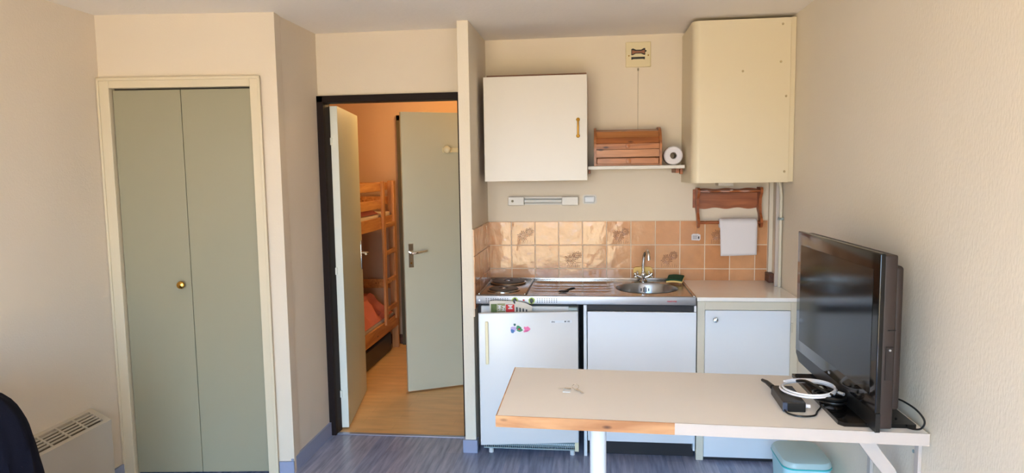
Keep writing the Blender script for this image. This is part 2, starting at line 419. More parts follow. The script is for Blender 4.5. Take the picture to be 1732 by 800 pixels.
b.cyl(LM @ Vector((.70, 0, 1.05)), LM @ Vector((.70, -.05, 1.05)), .008)
b.tube([LM @ Vector(p) for p in ((.70, -.048, 1.05), (.66, -.052, 1.05), (.60, -.05, 1.052))], .008)
b.build('handle', CHROME, leaf, True)

# ---------------------------------------------------------------- inner hall door
a, e = Vector((-.681, .408, 0)), Vector((-.03, .742, 0))
DM = Matrix.Translation(a) @ Matrix.Rotation(math.atan2(e.y-a.y, e.x-a.x), 4, 'Z')
d = thing('door_3', 'half-open pale grey inner door with lever handle', 'door', a, kind='structure')
leaf = MB().box(0, .73, 0, .038, .012, 2.055, .002, m=DM).build('door_leaf', DOORP, d)
MB().box(.028, .066, -.006, 0, .935, 1.11, .003, m=DM).build('handle_plate', CHROME, leaf)
b = MB().cyl(DM @ Vector((.048, 0, 1.045)), DM @ Vector((.048, -.05, 1.045)), .009)
b.tube([DM @ Vector(p) for p in ((.048, -.046, 1.045), (.075, -.052, 1.045), (.12, -.05, 1.05), (.155, -.046, 1.056))], .010)
b.build('lever', CHROME, leaf, True)
b = MB().cyl(DM @ Vector((.047, -.005, .968)), DM @ Vector((.047, -.008, .968)), .007)
b.build('lock', BRASS, leaf)
# coat hook rail fixed to the inner door
b = MB().box(.30, .62, -.012, 0, 1.765, 1.80, .004, m=DM)
hr = thing('coat_hook_rail', 'pale hook rail with a round ball peg high on the inner door', 'hook rail', DM @ Vector((.36, 0, 1.78)))
b.build('rail', YELLOWED, hr)
b = MB().cyl(DM @ Vector((.325, -.01, 1.785)), DM @ Vector((.325, -.03, 1.785)), .008).sph(DM @ Vector((.325, -.040, 1.787)), .028)
b.build('peg', mat('ivory_ball', (232, 222, 190), .15, coat=.5), hr, True)

d = thing('door_4', 'dark olive door at the far end of the hall', 'door', (-.7, 1.84, 0), kind='structure')
MB().box(-1.118, -1.04, 1.80, 1.85, 0, 2.15, .003).box(-.33, -.28, 1.80, 1.85, 0, 2.15, .003).box(-1.118, -.28, 1.80, 1.85, 2.10, 2.15, .003).build('frame', OLIVE, d)
MB().box(-1.04, -.33, 1.82, 1.845, .01, 2.10, .003).build('door_leaf', OLIVE, d)
MB().cyl((-.38, 1.82, 1.03), (-.38, 1.77, 1.03), .01).sph((-.38, 1.765, 1.03), .025).build('knob', BRASS, d, True)

t = thing('ceiling_lamp', 'warm glowing round lamp on the hall ceiling', 'lamp', (-.60, .95, 2.45))
MB().cyl((-.60, .95, 2.45), (-.60, .95, 2.42), .06).cyl((-.60, .95, 2.42), (-.60, .95, 2.36), .012).cyl((-.60, .95, 2.37), (-.60, .95, 2.34), .018).build('fitting', WHITE, t, True)
MB().lathe([(.013, 2.435), (.11, 2.43), (.12, 2.42), (.11, 2.41), (.013, 2.405)], (-.60, .95, 0)).build('shade', LAMPGLASS, t, True)

t = thing('added_wall_lamp', 'added unseen warm lamp brightening the right wall towards the window', 'lamp', (RX, -3.35, 1.75))  # invented lamp out of view, adds the warm gradient on the right wall
MB().cyl((RX-.001, -3.35, 1.75), (RX-.02, -3.35, 1.75), .05).cyl((RX-.02, -3.35, 1.75), (RX-.27, -3.35, 1.75), .008).build('arm', BRASS, t, True)
MB().lathe([(.035, 1.83), (.07, 1.69)], (RX-.29, -3.35, 0), cap=False).build('shade', LAMPGLASS, t, True)
bulb_light('added_wall_lamp_light', (RX-.29, -3.35, 1.75), 9.0, (1.0, .66, .40), .05)

# ---------------------------------------------------------------- bunk bed in the hall
t = thing('bunk_bed', 'pine bunk bed with ladder beyond the open door', 'bed', (-1.55, .75, 0))
bx0, bx1, by0, by1 = -1.96, -1.125, -.28, 1.735
for x0, x1 in ((bx0, bx0+.06), (bx1-.065, bx1)):
    for y0, y1 in ((by0, by0+.04), (by1-.04, by1)):
        MB().box(x0, x1, y0, y1, 0, 1.555, .006).build('post', PINEZ, t)
for x0, x1 in ((bx0, bx0+.022), (bx1-.022, bx1)):
    MB().box(x0, x1, by0+.04, by1-.04, .215, .325, .004).build('side_rail', PINE, t)
    MB().box(x0, x1, by0+.04, by1-.04, 1.145, 1.245, .004).build('side_rail', PINE, t)
for z0, z1 in ((1.32, 1.395), (1.468, 1.542)):
    MB().box(bx1-.022, bx1, by0+.04, 1.335, z0, z1, .004).build('guard_rail', PINE, t)
for y0, y1 in ((by0, by0+.022), (by1-.03, by1-.008)):
    for z0, z1 in ((.25, .33), (.56, .64), (1.14, 1.24), (1.34, 1.41), (1.47, 1.54)):
        MB().box(bx0+.06, bx1-.065, y0, y1, z0, z1, .004).build('end_board', wood('pine_bed_end_%d' % int(z0*100), (214, 146, 78), (172, 104, 48), 'X', 2.5, .45, 10) if False else PINE, t)
MB().box(bx0+.022, bx1-.022, by0+.04, by1-.04, .24, .262).build('lower_slats', PINE, t)
MB().box(bx0+.022, bx1-.022, by0+.04, by1-.04, 1.155, 1.178).build('upper_slats', PINE, t)
MB().box(bx1, bx1+.022, 1.285, 1.345, .30, 1.552, .004).build('ladder_stile', PINEZ, t)
MB().box(bx1, bx1+.022, 1.60, 1.66, .30, 1.552, .004).build('ladder_stile', PINEZ, t)
for z in (.43, .68, .93, 1.17):
    MB().box(bx1+.002, bx1+.024, 1.345, 1.60, z-.02, z+.02, .004).build('rung', PINE, t)
def lumpy(x0, x1, y0, y1, z0, z1, amp, nu=26, nv=46, seed=0.):
    m = MB(); N = noise.noise
    def top(u, v):
        x = x0+(x1-x0)*u; y = y0+(y1-y0)*v
        ed = min(1, min(u, 1-u)*9)**.5*min(1, min(v, 1-v)*14)**.5
        return Vector((x, y, z0+(z1-z0)*ed*max(.12, .8+amp*N(Vector((x*4+seed, y*4, 0)))+amp*.6*N(Vector((x*11, y*9+seed, 3))))))
    m.grid(top, nu, nv)
    m.grid(lambda u, v: Vector((x0+(x1-x0)*u, y0+(y1-y0)*v, z0)), nu, nv)
    bmesh.ops.remove_doubles(m.bm, verts=m.bm.verts[:], dist=.0005)
    return m
tag(MB().box(bx0+.03, bx1-.03, by0+.05, by1-.05, .264, .35, .02).build('mattress', MATTR), 'pale mattress on the lower bunk under the coral duvet', 'mattress')
tag(MB().box(bx0+.03, bx1-.03, by0+.05, by1-.05, 1.18, 1.275, .02).build('mattress', MATTR), 'pale mattress on the upper bunk', 'mattress')
tag(lumpy(bx0+.03, bx1-.028, by0+.06, 1.62, .352, .52, .9, seed=2).build('duvet', CORAL, smooth=True), 'rumpled coral duvet on the lower bunk', 'duvet')
tag(lumpy(bx0+.03, bx1-.028, by0+.06, 1.3, 1.277, 1.37, .8, seed=7).build('blanket', PINKB, smooth=True), 'dusty pink blanket on the upper bunk', 'blanket')
tag(MB().box(-1.93, -1.16, -.05, 1.6, .002, .18, .02).build('underbed_shade_block', BLACK), 'black block standing in for the darkness under the lower bunk', 'shade block')  # black block stands in for the darkness under the bunk

# ---------------------------------------------------------------- tiled splashback
tx = [0.0]+[.1525*i for i in range(1, 12)]+[1.752]
tz = [1.299, 1.146, .994, .915]
t = thing('tile_splashback', 'caramel glazed tile splashback behind the sink', 'splashback', (.88, 0, .92))
MB().box(.0, 1.752, -.0088, -.0006, .915, 1.300).build('grout', GROUT, t)
b = MB(); rnd = random.Random(3)
flowers = {(1, 0), (5, 0), (9, 0), (3, 1), (7, 1)}
fl_mat = []
for i in range(12):
    for j in range(3):
        b.box(tx[i]+.0026, tx[i+1]-.0026, -.011, -.004, tz[j+1]+.0026, tz[j]-.0026, .0018, 2)
        if (i, j) in flowers:
            ccx, ccz = (tx[i]+tx[i+1])/2+.015, (tz[j]+tz[j+1])/2-.005
            fl = MB(); fl_mat.append(fl)
            for fx, fz, R in ((-.018, -.012, .036), (.024, .014, .028)):
                for k in range(17):
                    a = 2*PI*k/17+.1; r0, r1 = .008+.003*(k % 2), R*(.75+.35*rnd.random())
                    p = [Vector((ccx+fx+q*math.cos(a+.25*q/R), -.0114, ccz+fz+q*math.sin(a+.25*q/R))) for q in (r0, (r0+r1)/2, r1)]
                    fl.tube(p, [.0012, .0018, .0022], 5)
                fl.sph((ccx+fx, -.0115, ccz+fz), .0035, 1, .4, 1, 8)
            for k in range(9):
                xx = ccx-.05+k*.011
                fl.tube([(xx, -.0112, tz[j+1]+.008), (xx+.006*math.sin(k), -.0114, tz[j+1]+.028+.006*math.cos(k*2))], .0009, 5)
b_back = b; b = MB()
ty = [-.006, -.115, -.2675, -.420, -.598]
for k in range(4):
    for z0, z1 in ((.994, 1.146), (1.146, 1.299), (.842, .994)):
        b.box(.004, .011, ty[k+1]+.0018, ty[k]-.0018, z0+.0018, z1-.0018, .0018, 2)
def tmf(p):
    c = p.center
    q = int((c.x+.88)/.1525)*7+int((c.z)*6.6)*3+int((c.y+2)*6)
    return (q*2654435761 >> 5) % 3
b_back.build('tiles', TILE, t, matfn=tmf)
t3 = thing('side_splashback', 'strip of caramel tiles on the partition side left of the hotplates', 'splashback', (0, -.3, .8))
MB().box(.0, .006, -.60, -.012, .80, 1.300).build('grout', GROUT, t3)
b.build('tiles', TILE, t3, matfn=tmf)
for fl in fl_mat: fl.build('flower_relief', FLORAL, t)

struct('trim_3', MB().box(1.7535, RX, -.030, 0, .978, 1.541), PAPER_R, 'narrow grey corner strip between the tiles and the wall pipes', 'trim')

# ---------------------------------------------------------------- stainless worktop with sink and hob
ZT = .922
t = thing('stainless_sink_unit', 'stainless steel worktop with round sink and two hotplates', 'sink unit', (.62, -.3, .87))
x0, x1, y0, y1 = .014, 1.236, -.60, -.012
scx, scy, sr = .992, -.315, .178
# flat top around the round bowl, recessed draining area left of it
b = MB(); N = 64
hx0, hx1, hy0, hy1 = .80, 1.186, -.505, -.125
hole = []; outer = []
for i in range(N):
    a = 2*PI*i/N; c, s_ = math.cos(a), math.sin(a)
    k = 1/max(abs(c), abs(s_))
    hole.append(b.bm.verts.new((scx+sr*c, scy+sr*s_, ZT)))
    outer.append(b.bm.verts.new((scx+.193*k*c, scy+.19*k*s_, ZT)))
for i in range(N):
    b.bm.faces.new((outer[i], outer[(i+1) % N], hole[(i+1) % N], hole[i]))
hx0, hx1, hy0, hy1 = scx-.193, scx+.193, scy-.19, scy+.19
for r in ((x0, hx0-.50, y0, y1), (hx0-.50, hx0, y0, -.53), (hx0-.50, hx0, -.085, y1), (hx0, hx1, y0, hy0), (hx0, hx1, hy1, y1), (hx1, x1, y0, y1)):
    b.bm.faces.new([b.bm.verts.new(p) for p in ((r[0], r[2], ZT), (r[1], r[2], ZT), (r[1], r[3], ZT), (r[0], r[3], ZT))])
# draining board: ribs running along x
dx0, dx1, dy0, dy1 = hx0-.50, hx0, -.53, -.085
def drain(u, v):
    y = dy0+(dy1-dy0)*v; x = dx0+(dx1-dx0)*u
    ed = min(1, min(u, 1-u)*14, min(v, 1-v)*12)
    return Vector((x, y, ZT-.007*ed+(.003*ed if (int(v*60) % 12) in (5, 6) and .12 < v < .88 else 0)))
b.grid(drain, 24, 60)
# rolled edges and back upstand
b.box(x0, x1, -.022, y1, ZT-.004, ZT+.014, .003)
b.box(x1-.016, x1, y0+.002, y1, ZT-.004, ZT+.007, .003)
b.build('steel_top', STEEL, t, True)
fb = MB().box(x0, x1, y0-.008, y0+.012, .876, ZT+.003, .004, 3).box(x1-.012, x1, y0+.012, y1, .876, ZT, .002)
lip = fb.build('front_apron', APRON, t, True)
for gx, nx in ((.075, 10), (.365, 9)):
    b = MB()
    for i in range(nx):
        for j in range(3):
            b.cyl((gx+i*.0135, y0-.0075, .889+j*.0095), (gx+i*.0135, y0-.0092, .889+j*.0095), .0028, seg=8)
    b.build('vent_holes', BLACK, lip)
lettering('maker_badge', 'moderna', .014, REDPRINT, (1.105, y0-.0088, .900), FRONT, lip, .0004)
# bowl
prof = [(sr+.004, ZT+.0015), (sr, ZT), (sr-.006, ZT-.012), (sr-.010, ZT-.07), (sr-.02, ZT-.115), (sr-.05, ZT-.138), (.03, ZT-.145), (.0, ZT-.145)]
bowl = MB().lathe(prof, (scx, scy, 0), seg=N, cap=False).build('sink_bowl', STEELBOWL, t, True)
MB().lathe([(.0, ZT-.1445), (.028, ZT-.1445), (.032, ZT-.141), (.034, ZT-.144)], (scx, scy+.02, 0)).build('drain_plug', CHROME, bowl, True)
b = MB()
for k in range(7):
    a = PI/2+.045*(k-3); hh = .012 if k in (0, 6) else (.017 if k != 3 else .022)
    p = Vector((scx+.002+(sr-.0095)*math.cos(a), scy+(sr-.0095)*math.sin(a), ZT-.036))
    if k in (1, 5): continue
    b.box(p.x-.0028, p.x+.0028, p.y-.003, p.y+.002, p.z-hh, p.z+hh-.006)
b.build('overflow_slots', BLACK, bowl)
# hob tray and plates
tray = MB().box(.028, .290, -.572, -.055, ZT, ZT+.004, .003).box(.024, .032, -.576, -.05, ZT, ZT+.010, .002).box(.286, .296, -.576, -.05, ZT, ZT+.010, .003).build('hob_tray', STEEL, t, True)
MB().box(.298, .302, -.57, -.05, ZT, ZT+.0012).build('groove', BLACK, tray)
for cx, cy, r in ((.147, -.165, .100), (.153, -.440, .084)):
    hp = MB().lathe([(0, ZT+.004), (r+.012, ZT+.004), (r+.012, ZT+.008), (r+.002, ZT+.012), (r, ZT+.017), (r-.012, ZT+.018), (.03, ZT+.018), (.027, ZT+.0145), (0, ZT+.0145)], (cx, cy, 0), seg=48).build('hotplate', BLACKMET, t, True)
    MB().lathe([(r+.0125, ZT+.004), (r+.0135, ZT+.0095), (r+.006, ZT+.0125), (r+.003, ZT+.0115)], (cx, cy, 0), seg=48, cap=False).build('trim_ring', STEEL, hp, True)
    MB().lathe([(0, ZT+.016), (.012, ZT+.016), (.010, ZT+.0185), (0, ZT+.019)], (cx, cy, 0)).build('centre_cap', CHROME, hp, True)
for kx in (.238, .333):
    kn = MB().cyl((kx, y0-.008, .898), (kx, y0-.014, .898), .0185).build('control_knob', LIME, t, True)
    MB().cyl((kx, y0-.013, .898), (kx, y0-.028, .898), .012, .010).box(kx-.004, kx+.004, y0-.032, y0-.012, .884, .912, .0015).build('knob_grip', BLACK, kn, True)
MB().box(.283, .293, y0-.012, y0-.006, .896, .904, .001).build('pilot_lamp', RED, t)
MB().cyl((.036, y0-.008, .897), (.036, y0-.011, .897), .004).build('screw', CHROME, t)

# ---------------------------------------------------------------- mixer tap
t = thing('mixer_tap', 'chrome swan-neck mixer tap with two cross handles behind the sink', 'tap', (.988, -.085, ZT))
X, Y = .988, -.085
b = MB().lathe([(.024, ZT+.001), (.024, ZT+.008), (.015, ZT+.014), (.014, ZT+.035), (.018, ZT+.042), (.016, ZT+.056), (.010, ZT+.062), (0, ZT+.062)], (X, Y, 0))
b.tube([(X, Y, ZT+.024), (X-.026, Y-.002, ZT+.034)], .010).tube([(X, Y, ZT+.024), (X+.026, Y-.002, ZT+.034)], .010)
b.build('body', CHROME, t, True)
b = MB().tube([(X, Y, ZT+.055), (X-.001, Y, ZT+.11), (X+.004, Y-.004, ZT+.165), (X+.012, Y-.022, ZT+.196), (X+.020, Y-.055, ZT+.204), (X+.024, Y-.085, ZT+.188), (X+.025, Y-.092, ZT+.160)], .0098, 14, smooth=6)
b.cyl((X+.025, Y-.092, ZT+.165), (X+.0255, Y-.093, ZT+.148), .0118)
b.build('spout', CHROME, t, True)
for s_ in (-1, 1):
    c = Vector((X+s_*.040, Y-.004, ZT+.043)); ax = Vector((s_*.75, -.1, .55)).normalized()
    b = MB().cyl(c-ax*.018, c+ax*.014, .012, .009)
    o1 = ax.orthogonal().normalized(); o2 = ax.cross(o1)
    for v in (o1, o2, -o1, -o2): b.tube([c+ax*.004, c+ax*.006+v*.022], [.007, .0052], 8).sph(c+ax*.006+v*.022, .0062, seg=10)
    b.sph(c+ax*.014, .009, seg=12)
    b.build('cross_handle', CHROME, t, True)

# ---------------------------------------------------------------- sponges, clip
def sponge(name, label, loc, rot, m1, m2, sx, sy, h1, h2, bend=.0):
    t = thing(name, label, 'sponge', loc)
    R = Matrix.Translation(loc) @ rot
    def slab(z0, z1):
        q = MB().box(-sx/2, sx/2, -sy/2, sy/2, z0, z1, .003)
        bmesh.ops.subdivide_edges(q.bm, edges=q.bm.edges[:], cuts=3, use_grid_fill=True)
        for v in q.bm.verts: v.co.z += bend*(1-(v.co.x/(sx/2))**2)+bend*.4*math.sin(v.co.y*60)
        bmesh.ops.transform(q.bm, matrix=R, verts=q.bm.verts[:])
        return q
    slab(0, h1).build('foam', m1, t, True)
    if m2: slab(h1+.0002, h1+h2).build('scourer', m2, t, True)
sponge('scouring_sponge', 'dark green scouring sponge lying beside the tap', (1.178, -.14, ZT+.016), Matrix.Rotation(math.radians(-14), 4, 'Z') @ Matrix.Rotation(math.radians(7), 4, 'X'), SPONGEY, SPONGEG, .095, .120, .012, .009, .005)
t = thing('yellow_sponge', 'yellow rounded sponge propped against tiles behind tap', 'sponge', (.99, -.03, ZT+.012))
pts = []
for i in range(40):
    a = 2*PI*i/40; c, s_ = math.cos(a), math.sin(a)
    pts.append((.99+.060*math.copysign(abs(c)**.35, c), .972+.036*math.copysign(abs(s_)**.45, s_)))
MB().prism(pts, 'y', -.036, -.014).build('foam', SPONGEY, t)
tag(t, 'yellow rounded sponge propped against tiles behind tap', 'sponge')
t = thing('black_sink_plug_clip', 'small black plastic piece lying on the draining board', 'plug', (.53, -.44, ZT-.007))
b = MB().sph((.505, -.455, ZT+.002), .027, 1.15, .9, .28)
b.tube([(.515, -.45, ZT+.004), (.54, -.43, ZT+.008), (.570, -.405, ZT+.012)], [.006, .005, .004], 8).tube([(.525, -.43, ZT+.006), (.55, -.415, ZT+.015), (.568, -.42, ZT+.017)], .004, 8)
b.build('plug', BLACK, t, True)

# ---------------------------------------------------------------- fridge under the hob
t = thing('fridge', 'small white under-counter fridge with its door ajar', 'fridge', (.31, -.3, 0))
MB().box(.040, .592, -.588, -.03, .045, .862, .006).build('body', FRIDGEW, t)
g = MB().box(.045, .590, -.604, -.589, .030, .036).box(.045, .590, -.604, -.589, .088, .093).box(.045, .590, -.604, -.589, .048, .051).box(.045, .590, -.604, -.589, .068, .071)
for i in range(46): g.box(.046+i*.0117, .0485+i*.0117, -.603, -.592, .034, .090)
gr = g.build('base_grille', GREYM, t)
MB().box(.570, .592, -.612, -.589, .028, .096, .002).build('hinge_bracket', YELLOWED, t)
MB().box(.540, .588, -.64, -.589, .849, .866, .002).build('hinge_bracket', GREYM, t)
for x in (.085, .555): MB().cyl((x, -.585, 0), (x, -.585, .030), .014).build('foot', FRIDGEW, t)
fr, fl_ = Vector((.594, -.655, 0)), Vector((.049, -.733, 0))
ang = math.atan2(fr.y-fl_.y, fr.x-fl_.x); wd = (fr-fl_).length
FM = Matrix.Translation(fl_) @ Matrix.Rotation(ang, 4, 'Z')
dr = MB().box(0, wd, 0, .030, .098, .847, .005, 3, m=FM).build('door', FRIDGEW, t, True)
MB().box(.01, wd-.01, .030, .034, .11, .835, .001, m=FM).build('door_seal', GREYM, dr)
FM0 = FM; FM = FM0
MB().box(.036, .053, -.016, 0, .563, .803, .004, m=FM).build('handle', YELLOWED, dr)
pm = MB().box(.395, .515, -.0015, 0, .786, .800, m=FM).build('name_plate', COOLWHITE, dr)
lettering('maker_name', 'diva', .012, INK, FM @ Vector((.411, -.002, .793)), Matrix.Rotation(ang, 4, 'Z') @ FRONT, pm, .0002)
lettering('model_name', 'M 145', .012, INK, FM @ Vector((.489, -.002, .793)), Matrix.Rotation(ang, 4, 'Z') @ FRONT, pm, .0002)
FM = FM0 @ Matrix.Translation((0, 0, .018))
# magnets
def blob(m, cx, cz, rx, rz, mt, name, par, n=14, wob=.2, ph=0., y=-.004):
    p = [(cx+rx*(1+wob*math.sin(3*a+ph))*math.cos(a), cz+rz*(1+wob*math.cos(2*a+ph))*math.sin(a)) for a in [2*PI*i/n for i in range(n)]]
    return MB().prism(p, 'y', 0, y, m=FM).build(name, mt, par)
t2 = thing('leafy_magnet', 'blue and green leaf-shaped magnet on the fridge door', 'magnet', FM @ Vector((.21, 0, .74)))
blob(0, .192, .738, .015, .018, LILAC, 'lilac_leaf', t2)
blob(0, .186, .728, .010, .012, BLUEINK, 'blue_leaf', t2, ph=1, y=-.006)
blob(0, .220, .746, .014, .011, GREENMAG, 'green_leaf', t2, ph=2)
blob(0, .226, .735, .016, .010, GREENMAG, 'green_leaf', t2, ph=3)
blob(0, .223, .738, .006, .006, REDPRINT, 'berry', t2, y=-.007)
blob(0, .199, .763, .006, .008, mat('dark_teal_magnet', (40, 90, 90), .4), 'stem', t2)
t2 = thing('pink_magnet', 'small pink magnet on the fridge door right of the leafy one', 'magnet', FM @ Vector((.265, 0, .73)))
MB().prism([(.250, .752), (.262, .748), (.270, .753), (.278, .747), (.286, .738), (.278, .728), (.266, .722), (.249, .720), (.247, .727), (.255, .733), (.250, .740)], 'y', 0, -.004, m=FM).build('petals', PINKMAG, t2)
MB().prism([(.256, .730), (.274, .731), (.270, .726), (.256, .725)], 'y', -.004, -.0055, m=FM).build('stripe', mat('dark_pink', (180, 70, 120), .4), t2)

# newspaper wedged between fridge door and worktop
t = thing('newspaper', 'folded newspaper wedged above the fridge door, red and green print', 'newspaper', (.21, -.645, .84))
NMx = Matrix.Translation((.096, -.626, .70)) @ Matrix.Rotation(math.radians(5), 4, 'Z') @ Matrix.Rotation(math.radians(4), 4, 'X')
q = MB().prism([(0, 0), (.238, 0), (.238, .168), (.20, .186), (.12, .199), (.03, .203), (0, .199)], 'y', 0, .006, m=NMx)
q.prism([(0.13, .17), (.238, .145), (.240, .168), (.20, .190), (.14, .201)], 'y', -.004, -.001, m=NMx)
sheet = q.build('folded_sheets', NEWS, t)
MB().box(.008, .042, -.0012, -.0002, .02, .183, m=NMx).build('green_photo', NEWSGREEN, t)
MB().box(.092, .140, -.0055, -.0042, .02, .180, m=NMx).build('red_panel', RED, t)
MB().box(.044, .088, -.0012, -.0002, .02, .185, m=NMx).build('masthead_panel', mat('olive_print', (150, 150, 110), .8), t)
def nl(s_, x, z, size, m, y=-.0064):
    lettering('headline', s_, size, m, NMx @ Vector((x, y, z)), NMx.to_3x3().to_4x4() @ Matrix.Rotation(PI/2, 4, 'Y') @ FRONT, t, .001)
nl('M', .116, .166, .034, PAPERW)
nl('Me', .056, .160, .026, PAPERW, -.002); nl('Bri', .077, .158, .024, PAPERW, -.002)
b = MB()
for k in range(4): b.box(.150+k*.018, .158+k*.018, -.0012, -.0002, .06, .168-.006*k, m=NMx)
b.build('print_columns', INK, t)

# ---------------------------------------------------------------- sink base cabinet
t = thing('sink_cabinet', 'white sink base cabinet with plain front beside the fridge', 'cabinet', (.93, -.3, 0))
MB().box(.622, .640, -.602, -.03, 0, .874, .002).box(1.226, 1.238, -.60, -.03, .05, .874, .002).box(.640, 1.226, -.05, -.03, .1, .87).build('carcass', COOLWHITE, t)
MB().box(.644, 1.236, -.618, -.600, .098, .840, .003).build('front_panel', COOLWHITE, t)
MB().box(.640, 1.222, -.598, -.58, .842, .874).build('dark_strip', DARKGAP, t)
MB().box(.640, 1.236, -.56, -.545, .003, .098).build('plinth', DARKGAP, t)
struct('trim_2', MB().box(.009, .030, -.50, -.48, 0, .874).box(.030, .622, -.012, -.010, 0, .874), DARKGAP, 'dark strip and sheet standing in for shade around the fridge', 'trim')  # dark strip and back sheet stand in for shade in the niche gaps

# ---------------------------------------------------------------- corner cabinet and its pale worktop
tag(MB().box(1.240, RX-.001, -.606, -.012, .900, .922, .003).build('corner_worktop', TOPLAM), 'glossy pale worktop slab right of the steel sink', 'worktop')
t = thing('corner_cabinet', 'cream framed corner cabinet with a white door and round knob', 'cabinet', (1.51, -.3, 0))
MB().box(1.243, 1.283, -.604, -.58, 0, .899, .002).box(1.735, RX-.001, -.604, -.58, .01, .899, .002).box(1.283, 1.735, -.604, -.58, .853, .899, .002).box(1.243, RX-.001, -.58, -.03, .03, .05).build('face_frame', CREAMWOOD, t)
dr = MB().box(1.284, 1.733, -.608, -.590, .022, .851, .002).build('door', COOLWHITE, t)
MB().lathe([(.006, -.608), (.006, -.618), (.013, -.624), (.015, -.632), (.011, -.639), (0, -.641)], (1.337, 0, .802), 'y').build('knob', CHROME, dr, True)
MB().cyl((1.739, -.610, .735), (1.739, -.610, .785), .005).box(1.736, 1.748, -.607, -.603, .735, .785).build('hinge', CREAMWOOD, dr)
MB().box(1.285, 1.735, -.59, -.575, .0, .03).build('plinth', DARKGAP, t)
tag(MB().box(1.738, RX-.001, -.110, -.012, .9225, .978, .004).build('wood_block', BLOCKWOOD), 'dark brown wooden block in the worktop corner', 'block')

# ---------------------------------------------------------------- pipes on the right wall
t = thing('wall_pipes', 'white painted twin pipes rising from the worktop to the boiler casing', 'pipe', (1.757, -.25, .923))
MB().box(RX-.034, RX-.001, -.235, -.215, .9225, 1.56, .003).build('pipe_trunking', WHITEPAINT, t)
MB().tube([(RX-.014, -.262, .923), (RX-.014, -.262, 1.45), (RX-.016, -.255, 1.50), (RX-.026, -.235, 1.555)], .009, 12).build('pipe', CREAMWOOD, t, True)
b = MB().box(RX-.028, RX-.001, -.276, -.250, 1.318, 1.332, .002).cyl((RX-.020, -.276, 1.325), (RX-.020, -.295, 1.325), .006)
b.build('pipe_clip', GREYM, t, True)

# ---------------------------------------------------------------- boiler casing
t = thing('boiler_casing', 'tall cream boiler casing with rounded left edge in upper corner', 'boiler', (1.5, -.2, 1.54))
r = .045; pts = [(1.225, -.001), (1.225, -.45+r)]
pts += [(1.225+r-r*math.cos(a), -.45+r-r*math.sin(a)) for a in [PI/2*i/8 for i in range(1, 9)]]
pts += [(1.744, -.45), (1.744, -.001)]
MB().prism(pts, 'z', 1.541, 2.428).build('shell', BOILER, t, True)
MB().box(1.746, RX-.001, -.44, -.001, 1.543, 2.432, .002).build('side_filler', BOILER, t)
for x, z in ((1.694, 2.195), (1.494, 2.150), (1.70, 2.395), (1.725, 1.60), (1.725, 2.01)):
    MB().cyl((x, -.449, z), (x, -.454, z), .007, .005, 12).build('screw', SCREWC, t, True)
MB().box(1.43, 1.52, -.12, -.02, 1.515, 1.5405, .003).build('underside_fitting', WHITE, t)

# ---------------------------------------------------------------- wall cabinet
t = thing('wall_cabinet', 'square white wall cabinet with a brass bow handle', 'cabinet', (.34, -.15, 1.56))
MB().box(.052, .642, -.305, -.001, 1.572, 2.188, .002).build('carcass', mat('brown_cabinet_edge', (120, 76, 52), .5), t)
dr = MB().box(.036, .645, -.332, -.312, 1.563, 2.176, .002).build('door', WHITE, t)
b = MB().tube([(.592, -.332, 1.915), (.592, -.350, 1.913), (.592, -.354, 1.895), (.592, -.354, 1.845), (.592, -.350, 1.827), (.592, -.332, 1.825)], .0052, 10)
b.sph((.592, -.338, 1.917), .011, 1, .6, 1).sph((.592, -.338, 1.823), .011, 1, .6, 1)
b.build('handle', mat('aged_brass', (206, 152, 52), .35, metal=.5), dr, True)

# ---------------------------------------------------------------- shelf with bread box and roll
t = thing('wall_shelf', 'narrow white shelf between wall cabinet and boiler casing', 'shelf', (.93, -.12, 1.62))
MB().box(.647, 1.214, -.250, -.001, 1.614, 1.634, .002).build('board', WHITE, t)
MB().box(1.165, 1.185, -.22, -.001, 1.588, 1.613, .002).box(1.190, 1.205, -.23, -.19, 1.580, 1.613, .002).build('bracket', HOLDERWOOD, t)
MB().box(.650, .662, -.21, -.001, 1.590, 1.613, .002).build('bracket', HOLDERWOOD, t)
t = thing('bread_box', 'roll-top pine bread box with a drawer on the wall shelf', 'bread box', (.88, -.13, 1.6345))
bx0, bx1 = .684, 1.082; z0 = 1.6345; HB = .022
def side(extra=0.):
    p = [(-.015, z0), (-.240-extra, z0), (-.240-extra, z0+.085+HB)]
    for i in range(0, 9):
        a = PI/2*i/8
        p.append((-.125-(.115+extra)*math.cos(a), z0+.085+HB+(.115+extra)*math.sin(a)))
    p.append((-.015, z0+.20+HB+extra)); return p
for xa, xb in ((bx0, bx0+.014), (bx1-.014, bx1)):
    MB().prism(side(.010), 'x', xa, xb).build('side_panel', BOXWOOD, t)
MB().box(bx0+.014, bx1-.014, -.03, -.016, z0, z0+.225).build('back_panel', BOXWOOD, t)
MB().box(bx0+.014, bx1-.014, -.23, -.03, z0+.002, z0+.010).build('base_board', BOXWOOD, t)
